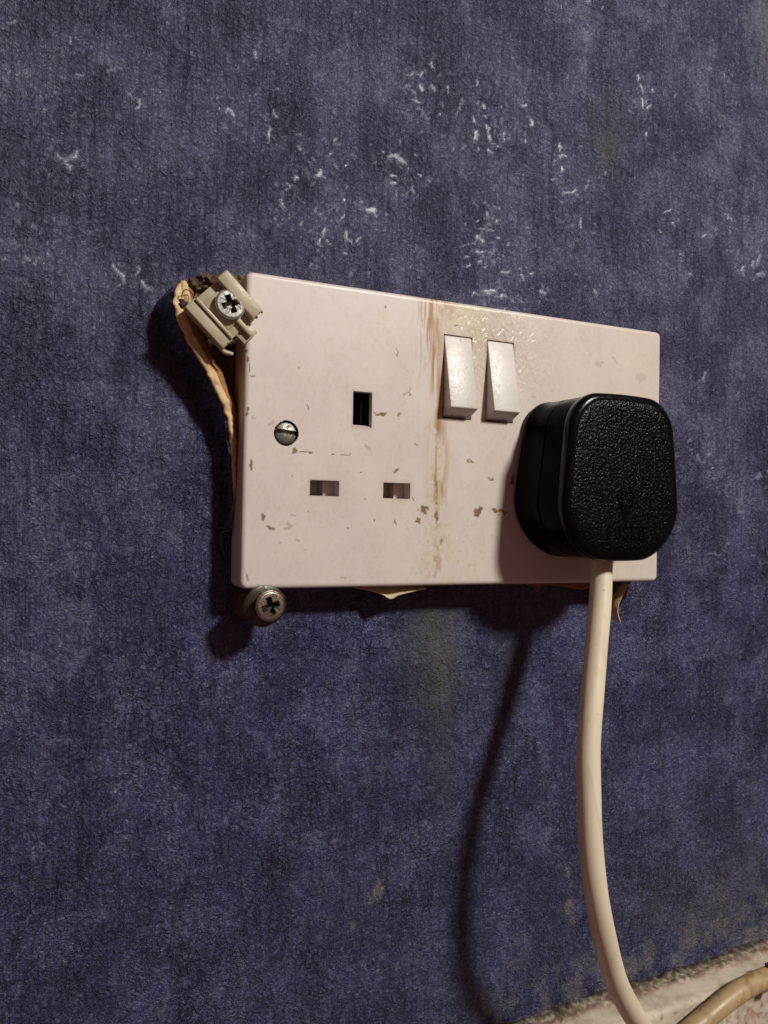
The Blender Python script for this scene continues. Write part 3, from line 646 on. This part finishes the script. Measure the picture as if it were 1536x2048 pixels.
def pozi(r, rot, depth=1.7, dm=.25, k=1.0):
    ca, sa = math.cos(rot), math.sin(rot)
    def arms(u, v):
        a = u * ca + v * sa; b = -u * sa + v * ca
        return a, b
    def mask(u, v, grow=0.0):
        a, b = arms(u, v)
        la = .60 * r * k; wa = .165 * r * k + grow
        # arms flare a little towards their ends, as in a worn cross recess
        m1 = (np.abs(a) < la + grow) & (np.abs(b) < wa + .06 * np.abs(a)); m2 = (np.abs(b) < la + grow) & (np.abs(a) < wa + .06 * np.abs(b))
        core = np.hypot(u, v) < .30 * r * k + grow
        return m1 | m2 | core
    def prof(u, v):
        rad = np.hypot(u, v)
        h = dm * (1 - (rad / r) ** 2) - .4 * sstep(.86, 1.0, rad / r)
        h = h - mask(u, v) * (depth * sstep(.75 * r, .1 * r, rad) + .55)
        a, b = arms(u, v); c = (a + b) / math.sqrt(2); d = (a - b) / math.sqrt(2)
        tick = ((np.abs(c) < .07 * r) | (np.abs(d) < .07 * r)) & (rad > .22 * r) & (rad < .72 * r)
        h = h - .22 * tick * (~mask(u, v))
        h = h + .06 * (fbm(u + 50, v + 50, .7, 3, 2) - .5)
        return h
    return prof, mask

# ------------------------------------------------------------------ clip holding the plate's top left corner
CX, CZ = -78.0, 32.0
uu = np.array([.72, 0, -.694]); vv = np.array([.694, 0, .72])
clip = thing("retaining_clip", (CX, 0, CZ), "cream plastic clip screwed over the top left corner of the socket", "clip")
fr = ((CX, 0, CZ), tuple(uu), tuple(vv))
bm_obj("clip_base", box_bm(fr, -6.75, 6.8, -5.6, 2.0, -2.1, -.25, .25), M_CLIP, clip)
bm_obj("rail", box_bm(fr, -7.1, 6.7, 2.0, 5.85, -4.7, -.25, .5, 3), M_CLIP, clip)
bm_obj("rail", box_bm(fr, -7.0, 7.05, -9.4, -5.5, -3.6, -.25, .45, 3), M_CLIP, clip)
bm_obj("rail_lip", box_bm(fr, -6.7, 6.7, -6.05, -5.15, -4.35, -2.0, .25), M_CLIP, clip)
bm_obj("end_tab", box_bm(fr, 6.6, 9.9, -3.6, 1.5, -2.0, -.22, .3), M_CLIP, clip)
bm_obj("centre_rib", box_bm(fr, 3.2, 9.5, -1.5, -.1, -3.5, -2.0, .4, 3), M_CLIP, clip)
bm_obj("boss_step", box_bm(fr, -4.6, 4.4, -4.6, 1.9, -2.7, -2.0, .3), M_CLIP, clip)
def L(u, v, y): return np.array([CX, 0, CZ]) + uu * u + vv * v + np.array([0, y, 0])
V, F = tube(catmull([L(6.6, -9.0, -1.4), L(7.6, -9.0, -1.3), L(8.7, -8.4, -1.2), L(9.8, -7.6, -1.3)], 6), [.62] * 13 + [.6, .6, .58, .55, .5, .42], 10)
obj("broken_tail", V, F, M_CLIP, clip)
# grime caught in the broken ends
gv = []
for (u, v, y, r) in ((6.8, 3.2, -4.3, .42), (6.3, 4.6, -4.45, .36), (6.75, 5.4, -3.8, .35), (7.1, -6.6, -3.0, .55), (6.6, -7.4, -3.4, .4), (7.4, -5.6, -2.2, .6), (8.2, -3.2, -1.5, .5), (7.6, -4.2, -1.6, .55), (9.6, -2.9, -1.2, .45), (6.9, -2.4, -2.3, .45)):
    c = L(u, v, y); bm = bmesh.new(); bmesh.ops.create_icosphere(bm, subdivisions=2, radius=r)
    q = np.array([w.co[:] for w in bm.verts]); q *= (1 + .7 * (vnoise(q[:, 0] * 3 + u, q[:, 2] * 3 + v, .8, 2)[:, None] - .5)); q[:, 1] *= .5
    bm.verts.index_update(); f = [[w.index for w in ff.verts] for ff in bm.faces]; bm.free(); gv.append((q + c, f))
V, F = join_vf(gv); obj("grime", V, F, M_DIRT, clip)
pp, mk = pozi(4.05, math.radians(24), 1.9)
screw_head("screw", (CX + .1, -4.75, CZ + .1), 4.05, (.05, .10), pp, clip, [M_STEEL, M_RECESS], mk, drop=2.6, label="bright cross-head screw through the clip")
V, F = tube([(CX, -1.6, CZ), (CX, 11.5, CZ)], 1.9, 14); obj("shank", V, F, M_STEEL2, clip)

# ------------------------------------------------------------------ screw and washer at the bottom left corner
WX, WZ = -65.9, -47.2
wsc = thing("screw_with_washer", (WX, WALL_Y, WZ), "tarnished cross-head screw with dark washer under the socket's bottom left corner", "screw")
def washer():
    n = 56; a = np.linspace(0, 2 * np.pi, n, endpoint=False)
    prof = [(2.2, 1.3), (2.4, .0), (3.2, -.35), (4.9, .15), (5.9, .35), (6.15, .55), (6.2, .9), (5.9, 1.25), (3, 1.4)]
    V = []
    for i, (r, y) in enumerate(prof):
        w = 1 + .02 * np.sin(3 * a + 1) + .012 * np.sin(7 * a)
        x = r * np.cos(a) * w; z = r * np.sin(a) * w * .93
        V.append(np.stack([WX - .1 + x, y - 1.0 + .12 * x - .16 * z, WZ - .3 + z], -1))
    V = np.vstack(V); m = len(prof)
    F = [(i * n + j, i * n + (j + 1) % n, (i + 1) * n + (j + 1) % n, (i + 1) * n + j) for i in range(m - 1) for j in range(n)]
    obj("washer", V, F, M_WASH, wsc)
washer()
V, F = tube([(WX - .3, 1.2, WZ - .2), (WX - .5, 5, WZ - .3), (WX - .8, 9, WZ - .4), (WX - .9, 12.2, WZ - .4)], [4.6, 4.9, 5.0, 5.4], 22)  # dark sleeve behind the washer, added so its shadow joins the plate's
obj("shadow_sleeve", V, F, M_CRUMB, wsc)
pp, mk = pozi(4.1, math.radians(18), 1.9)
screw_head("screw_head", (WX + .35, -4.6, WZ + .1), 4.1, (.10, -.06), pp, wsc, [M_STEEL2, M_RECESS], mk, drop=2.4)
V, F = tube([(WX + .2, -1.6, WZ), (WX, 11.6, WZ)], 1.8, 14); obj("shank", V, F, M_STEEL2, wsc)

# ------------------------------------------------------------------ torn wallpaper
def paper_strip(name, rows, label, parent=None, mats=(M_PAPER,), fm_of=None, thick=.28, rough=.25, seed=1, sub=8):
    """rows: list of stations, each a list of points across the sheet; skinned both sides"""
    R = np.array(rows, float)
    R = np.stack([catmull(R[:, j], sub) for j in range(R.shape[1])], 1)
    R = np.stack([catmull(R[i], 4) for i in range(R.shape[0])], 0)
    n, m, _ = R.shape
    nz = fbm(R[..., 0] + 40 * seed, R[..., 2], 2.0, seed, 4) - .5; nx = fbm(R[..., 2] + 30 * seed, R[..., 0] + R[..., 1], 1.3, seed + 1, 4) - .5
    R[..., 1] += rough * 2 * nz; R[..., 0] += rough * nx
    du = np.gradient(R, axis=0); dv = np.gradient(R, axis=1); N = np.cross(du, dv); N /= np.maximum(np.linalg.norm(N, axis=-1, keepdims=True), 1e-9)
    T = R + N * thick
    V = np.vstack([R.reshape(-1, 3), T.reshape(-1, 3)]); f = grid_faces(n, m); k = n * m
    idx = np.arange(k).reshape(n, m); loop = np.concatenate([idx[:, 0], idx[-1, 1:], idx[-2::-1, -1], idx[0, -2:0:-1]])
    e = np.stack([loop, np.roll(loop, -1), np.roll(loop, -1) + k, loop + k], -1)
    F = np.vstack([f[:, ::-1], f + k, e])
    fm = None
    if fm_of is not None:
        j = np.broadcast_to(np.arange(m - 1), (n - 1, m - 1)).ravel() / (m - 2)
        a = fm_of(j); fm = np.concatenate([a, a, np.full(len(e), 2 if len(mats) > 2 else 0)])
    o = obj(name, V, F, list(mats), parent, origin=None if parent is not None else tuple(R.reshape(-1, 3).mean(0)), fm=fm, angle=60, attrs={"wear": np.tile([0., 0, 0, 1], (len(V), 1)), "tone": np.tile([0., .5, 0, 1], (len(V), 1))})
    if parent is None: tag(o, label, "wallpaper")
    return o

# big flap left of the plate: blue outside, tan back rolling into the cavity
rows = []
for z, xe, ye, w in FLAP:
    wl = .8 + 2.6 * w
    rows.append([(xe - wl, 12.3, z - 1), (xe - wl * .75, 10.0 - .12 * (12 - ye), z - .6), (xe - wl * .40, 6.6 - .35 * (6.6 - ye), z - .2), (xe - .35, ye + .7, z), (xe + .1 * w, ye, z), (xe + .9 * w + .1, ye + .1, z), (xe + 2.6 * w + .2, ye + 1.0, z),
                 (xe + 4.4 * w + .25, ye + 3.6 * w + .3, z), (xe + 6.6 * w + .3, min(12.6, ye + 8.0 * w + .8), z)])
def fm_flap(j): return np.where(j < .44, 1, np.where(j < .74, 0, 3)).astype(int)
paper_strip("torn_wallpaper", rows, "large torn wallpaper flap peeling off the wall left of the socket", mats=(M_PAPER, M_WALL, M_PAPER, M_PAPER_D), fm_of=fm_flap, thick=.3, rough=.85, seed=2)
# upper curl beside the clip
rows = []
for z, x, y, w in ((29.5, -86.9, 5.2, 2.4), (32, -87.3, 3.6, 2.6), (35, -87.9, 2.8, 2.5), (37.5, -88.3, 3.2, 2.2), (39.3, -88.3, 4.6, 1.6)):
    rows.append([(x - w * .7, y + 2.6, z), (x - w * .55, y + .7, z), (x, y, z), (x + w * .4, y + .8, z), (x + w * .5, y + 3.0, z), (x + w * .6, y + 6.5, z)])
paper_strip("torn_wallpaper", rows, "narrow upright curl of torn paper beside the plastic clip", mats=(M_PAPER,), thick=.3, rough=.3, seed=4)
# triangle below the plate
rows = []
for x, zt, zb, y in ((-36, -42.5, -44.0, 10.2), (-32, -42.5, -44.6, 6.0), (-29.3, -42.5, -45.6, 3.6), (-27.3, -42.5, -46.7, 2.6), (-24.6, -42.5, -45.6, 2.6), (-19.6, -42.5, -44.6, 2.8), (-15, -42.5, -44.1, 3.6)):
    rows.append([(x, 11.4, zt), (x, .5 * (11 + y), zt - .45 * (zt - zb)), (x + .1, y, zb)])
paper_strip("torn_wallpaper", rows, "small pale triangle of torn paper below the middle of the socket", mats=(M_PAPER_L,), thick=.25, rough=.3, seed=5)
rows = []
for x, zb, y in ((26, -44.3, 11), (28, -45.0, 9.8), (29.4, -46.6, 9.2), (30.6, -45.2, 9.6), (33, -44.6, 10.4), (38, -44.6, 10), (44, -45.6, 9.6), (49, -46.0, 9.4), (53, -44.8, 10.2)):
    rows.append([(x, 11.5, -42.5), (x, 10.8, -43.6), (x + .2, y, zb)])
paper_strip("torn_wallpaper", rows, "ragged brown paper scrap under the socket between plug shadow and cable", mats=(M_PAPER_D,), thick=.25, rough=.4, seed=6)
# curl at the right
rows = []
for t, (x, z, y) in enumerate(((67.6, -44.6, 8.4), (64.4, -48.2, 8.0), (62.5, -52.0, 8.0), (62.4, -54.8, 8.0), (63.6, -57.8, 8.0))):
    w = (2.5, 3.6, 3.9, 3.4, 1.6)[t]
    rows.append([(x, y, z), (x - .5, y + .5 * w, z + .2), (x - .3, y + w, z + .5)])
paper_strip("torn_wallpaper", rows, "thin curled strip of torn paper hanging right of the cable under the socket", mats=(M_PAPER,), thick=.3, rough=.18, seed=7)
# slivers along the top edge
for i, (x0, x1, h, lb) in enumerate(((-22, -9, 1.0, "thin tan paper sliver above the rust stain on the socket's top edge"), (32, 47, 1.9, "ragged tan paper sliver along the socket's top edge right of the switches"))):
    rows = []
    for k in range(8):
        t = k / 7; x = x0 + (x1 - x0) * t; hh = h * (.35 + .65 * math.sin(math.pi * t)) * (1 + .5 * math.sin(7 * t + i))
        rows.append([(x, 11.6, 42.4), (x, 11.0, 43.0), (x + .2, 9.2, 43.1 + hh)])
    paper_strip("torn_wallpaper", rows, lb, mats=(M_PAPER,), thick=.22, rough=.35, seed=8 + i)
# dark broken plaster crumbs at the plate's top left corner
gv = []
for i in range(26):
    t = rng.random(); c = np.array([-86 + 14 * t, 8.5 + 3 * rng.random(), 40.5 + 2.5 * t + rng.normal() * .9]); r = .5 + .9 * rng.random()
    bm = bmesh.new(); bmesh.ops.create_icosphere(bm, subdivisions=2, radius=r)
    q = np.array([w.co[:] for w in bm.verts]); q *= (1 + 1.0 * (vnoise(q[:, 0] * 2 + i * 3, q[:, 2] * 2 + q[:, 1], .9, 3)[:, None] - .5)); q[:, 2] *= .8
    bm.verts.index_update(); f = [[w.index for w in ff.verts] for ff in bm.faces]; bm.free(); gv.append((q + c, f))
V, F = join_vf(gv)
o = obj("plaster_crumbs", V, F, M_CRUMB, origin=(-79, WALL_Y, 42)); o["kind"] = "stuff"; o["label"] = "dark crumbs of broken plaster behind the clip"; o["category"] = "plaster"
# hair loop
th = np.linspace(-.4, 3.6, 26)
pth = np.stack([-88.0 + 1.5 * np.cos(th), 1.2 + .6 * np.sin(th * 2), 34.4 + 1.5 * np.sin(th)], -1)
V, F = tube(pth, .13, 8); tag(obj("hair", V, F, M_HAIR, origin=(-88, 2, 34)), "black hair looped over the torn paper left of the clip", "hair")
gv = []
for i, (c, r) in enumerate((((-88.9, 2.6, 32.2), 1.3), ((-87.9, 2.8, 31.4), 1.1), ((-89.5, 3.0, 33.2), .8))):
    bm = bmesh.new(); bmesh.ops.create_icosphere(bm, subdivisions=2, radius=r)
    q = np.array([w.co[:] for w in bm.verts]); q *= (1 + .9 * (vnoise(q[:, 0] * 2 + i * 3, q[:, 2] * 2 + q[:, 1], .9, 3)[:, None] - .5))
    bm.verts.index_update(); f = [[w.index for w in ff.verts] for ff in bm.faces]; bm.free(); gv.append((q + np.array(c), f))
V, F = join_vf(gv); tag(obj("dirt_clump", V, F, M_DIRT, origin=(-88.8, 3, 32.2)), "black clump of dirt between the two torn paper edges", "dirt")

# ------------------------------------------------------------------ plug with its cable
GX, GZ = 38.3, -9.0
plug = thing("plug", (GX, 0, GZ), "black three-pin plug with grained face pushed into the right-hand outlet", "plug")
def outline(tw, ts, bw, top, bot, rt, rb, n=14, inset=0.0, bulge=1.2):
    """rounded shield: half width tw at the top corner, bw at the bottom corner"""
    tw -= inset; bw -= inset; top -= inset; bot += inset
    C = [(-tw, top, rt), (tw, top, rt), (bw, bot, rb), (-bw, bot, rb)]
    pts = []
    for i in range(4):
        p0 = np.array(C[i - 1][:2]); p1 = np.array(C[i][:2]); p2 = np.array(C[(i + 1) % 4][:2]); r = max(C[i][2] - inset * .6, .5)
        a = (p0 - p1) / np.linalg.norm(p0 - p1); b = (p2 - p1) / np.linalg.norm(p2 - p1)
        half = math.acos(np.clip(a @ b, -1, 1)) / 2; d = r / math.tan(half)
        bis = (a + b) / np.linalg.norm(a + b); cen = p1 + bis * r / math.sin(half)
        s = p1 + a * d - cen; e = p1 + b * d - cen
        a0 = math.atan2(s[1], s[0]); a1 = math.atan2(e[1], e[0])
        da = (a1 - a0 + math.pi) % (2 * math.pi) - math.pi
        for t in np.linspace(0, 1, n): pts.append(cen + r * np.array([math.cos(a0 + da * t), math.sin(a0 + da * t)]))
    P_ = np.array(pts)
    # resample evenly and bulge the long sides slightly
    Q = np.vstack([P_, P_[:1]]); L_ = np.concatenate([[0], np.cumsum(np.hypot(*np.diff(Q, axis=0).T))])
    m = 112; tt = np.linspace(0, L_[-1], m, endpoint=False)
    R = np.stack([np.interp(tt, L_, Q[:, 0]), np.interp(tt, L_, Q[:, 1])], -1)
    zc = (top + bot) / 2; hh = (top - bot) / 2
    xm = np.abs(R[:, 0]) / bw; R[:, 1] += np.sign(R[:, 1] - zc) * bulge * np.maximum(0, 1 - xm ** 2) * (np.abs(R[:, 1] - zc) / hh) ** 4
    R[:, 0] += np.sign(R[:, 0]) * .5 * np.maximum(0, 1 - ((R[:, 1] - zc) / hh) ** 2)
    # start at the same corner whatever the size
    return R
def out_base(inset=0): return outline(20.9, 0, 27.4, 13.9, -33.2, 8.5, 17.0, inset=inset, bulge=1.2)
def out_front(inset=0): return outline(18.8, 0, 22.9, 14.0, -33.0, 9.5, 14.5, inset=inset, bulge=1.7)
def sec(y, t, inset=0.0):
    R = out_base(inset) * (1 - t) + out_front(inset) * t
    return np.stack([GX + R[:, 0], np.full(len(R), y), R[:, 1]], -1)
def loft(secs, cap0=True, cap1=True):
    m = len(secs[0]); V = np.vstack(secs); F = []
    for i in range(len(secs) - 1):
        for j in range(m): F.append((i * m + j, (i + 1) * m + j, (i + 1) * m + (j + 1) % m, i * m + (j + 1) % m))
    if cap0: F.append(tuple(range(m)))
    if cap1: F.append(tuple((len(secs) - 1) * m + j for j in range(m))[::-1])
    return V, F
V, F = loft([sec(-.08, 0, 1.3), sec(-.5, 0, .5), sec(-1.3, 0, 0), sec(-2.4, .05, .0), sec(-3.0, .10, .25), sec(-7.5, .32, .25), sec(-10.85, .47, .25), sec(-10.98, .5, .4), sec(-11.0, .5, 1.2)])
obj("plug_base", V, F, M_PLUG, plug, angle=50)
V, F = loft([sec(-10.6, .5, 1.5), sec(-11.12, .5, 1.0), sec(-11.16, .5, .4), sec(-11.3, .5, .28), sec(-14.5, .72, .3), sec(-17.9, .97, .35), sec(-17.98, .97, .7), sec(-18.3, 1, 1.3)])
obj("plug_cover", V, F, M_PLUG, plug, angle=50)
V, F = loft([sec(-17.9, 1, 1.4), sec(-18.1, 1, .25), sec(-18.6, 1, 0), sec(-20.6, 1, .0), sec(-21.3, 1, .3), sec(-21.85, 1, .95), sec(-22.1, 1, 1.7), sec(-22.1, 1, 2.3)], cap1=False)
obj("front_rim", V, F, M_RIM, plug, angle=60)
secs = [sec(-22.1, 1, 2.3)] + [sec(-22.12 - .25 * (1 - (1 - t) ** 2), 1, 0) for t in ()]
ring = out_front(2.3); cen = np.array([0, -9.0]); Vp = []
for t, dy in ((1, .0), (.985, .12), (.9, .2), (.7, .28), (.4, .32), (.12, .33)):
    R = cen + (ring - cen) * t; Vp.append(np.stack([GX + R[:, 0], np.full(len(R), -22.1 - dy), R[:, 1]], -1))
V, F = loft(Vp, cap0=False)
panel = obj("front_panel", V, F, M_PFACE, plug, angle=None)
# raised lettering and emblem on the panel
FY = -22.46
def bar(x0, z0, x1, z1, w=.42):
    d = np.array([x1 - x0, 0, z1 - z0]); n_ = np.linalg.norm(d); d /= n_; c = ((x0 + x1) / 2, 0, (z0 + z1) / 2)
    b = box_bm((c, tuple(d), (-d[2], 0, d[0])), -n_ / 2 - w * .3, n_ / 2 + w * .3, -w / 2, w / 2, FY - .16, FY + .25, .08, 1)
    V = [v.co[:] for v in b.verts]; b.verts.index_update(); F = [[v.index for v in f.verts] for f in b.faces]; b.free(); return V, F
def poly(P_, w=.4): return [bar(*P_[i], *P_[i + 1], w) for i in range(len(P_) - 1)]
LH = 3.7; LZ = -28.0; lw = 2.25; gap = .72; x = 31.5
letters = {'F': [[(.2, 0), (.2, 1)], [(0, 1), (1, 1)], [(.2, .52), (.75, .52)], [(0, 0), (.42, 0)], [(1, 1), (1, .84)]],
           'U': [[(.12, 1), (.12, .3), (.25, .08), (.5, 0), (.75, .08), (.88, .3), (.88, 1)], [(0, 1), (.3, 1)], [(.7, 1), (1, 1)]],
           'S': [[(.92, .78), (.75, .96), (.45, 1), (.15, .9), (.1, .7), (.3, .56), (.65, .46), (.92, .3), (.85, .1), (.55, 0), (.25, .03), (.06, .2)]],
           'E': [[(.2, 0), (.2, 1)], [(0, 1), (.95, 1)], [(.2, .52), (.75, .52)], [(0, 0), (.98, 0)], [(.95, 1), (.95, .84)], [(.98, 0), (.98, .18)]],
           'D': [[(.18, 0), (.18, 1)], [(0, 1), (.55, 1), (.85, .85), (.97, .5), (.85, .15), (.55, 0), (0, 0)]]}
parts = []
for ch in "FUSED":
    for pl in letters[ch]:
        parts += poly([(x + px * lw, LZ + pz * LH) for px, pz in pl], .44)
    x += lw + gap
V, F = join_vf(parts); obj("lettering", V, F, M_PLUG, panel, angle=30)["label"] = "raised word FUSED"
hx, hz = 38.4, -22.4
heart = [(0, 0), (-1.3, 2.9), (-2.7, 6.0), (-3.05, 7.0), (-2.75, 7.9), (-2.0, 8.35), (-1.1, 8.2), (-.25, 7.3), (.45, 8.1), (1.4, 8.4), (2.5, 8.2), (3.2, 7.4), (3.1, 6.5), (2.2, 4.4), (.9, 1.8), (0, 0)]
parts = poly([(hx + a, hz + c) for a, c in heart], .4) + [bar(hx - 2.7, hz + 6.35, hx + 3.0, hz + 6.25, .42)]
parts += poly([(hx - 1.5, hz + 5.2), (hx - .9, hz + 4.6), (hx + .1, hz + 3.8), (hx + .1, hz + 2.6), (hx - 1.0, hz + 2.4)], .36)
V, F = join_vf(parts); obj("emblem", V, F, M_PLUG, panel, angle=30)["label"] = "raised heart-shaped emblem"
# cable
cp = CABLE_PATH
path = catmull(cp, 12)
V, F = tube(path, 3.42 * (1 + .012 * np.sin(np.arange(len(path)) * .31)), 28)
c_ = obj("cable", V, F, M_CABLE, plug, angle=None); c_["label"] = "cream round cable hanging down from the plug"

# ------------------------------------------------------------------ second lead along the skirting
p2 = catmull([(40, -8.5, -217), (60, -8.3, -207), (77.5, -8.2, -196.5), (89.6, -8.0, -191.4), (100, -7.6, -187.9), (109, -7.2, -186.0), (119, -7.0, -185.2), (135, -7.0, -184.6), (160, -7.0, -184.5)], 10)
V, F = tube(p2, 3.5 * (1 + .03 * (vnoise(np.arange(len(p2)) * 1.0, np.zeros(len(p2)), 6, 1) - .5)), 26)
tag(obj("mains_lead", V, F, M_CABLE2, origin=(100, -8, -190), angle=None), "dirty tan lead running along the skirting board at bottom right", "cable")
def cable_clip(c, R, label, ang, wid):
    V = []; n = 15; a = np.linspace(-.35, math.pi + .35, n)
    d = np.array([math.cos(ang), 0, math.sin(ang)]); nrm = np.array([-math.sin(ang), 0, math.cos(ang)])
    for w in (-wid, wid):
        for r in (R, R + 1.1):
            V.append(np.array(c) + w * d + r * (np.cos(a)[:, None] * nrm + np.sin(a)[:, None] * np.array([0, -1, 0])))
    V = np.vstack(V); F = []
    for j in range(n - 1):
        F += [(j, j + 1, n + j + 1, n + j), (2 * n + j, 3 * n + j, 3 * n + j + 1, 2 * n + j + 1), (n + j, n + j + 1, 3 * n + j + 1, 3 * n + j), (j, 2 * n + j, 2 * n + j + 1, j + 1)]
    for j in (0, n - 1): F.append((j, n + j, 3 * n + j, 2 * n + j))
    bm = bmesh.new(); vs = [bm.verts.new(v) for v in V]
    for f in F: bm.faces.new([vs[i] for i in f])
    bmesh.ops.recalc_face_normals(bm, faces=bm.faces[:]); bmesh.ops.bevel(bm, geom=[e for e in bm.edges if e.calc_face_angle(0) > .9], offset=.2, segments=2, affect='EDGES')
    return bm_obj("strap", bm, M_CRUMB, thing("cable_clip", c, label, "clip"), angle=40)
cable_clip((121.5, -6.9, -185.2), 3.6, "dark cable clip gripping the tan lead on the skirting board", .02, 1.6)
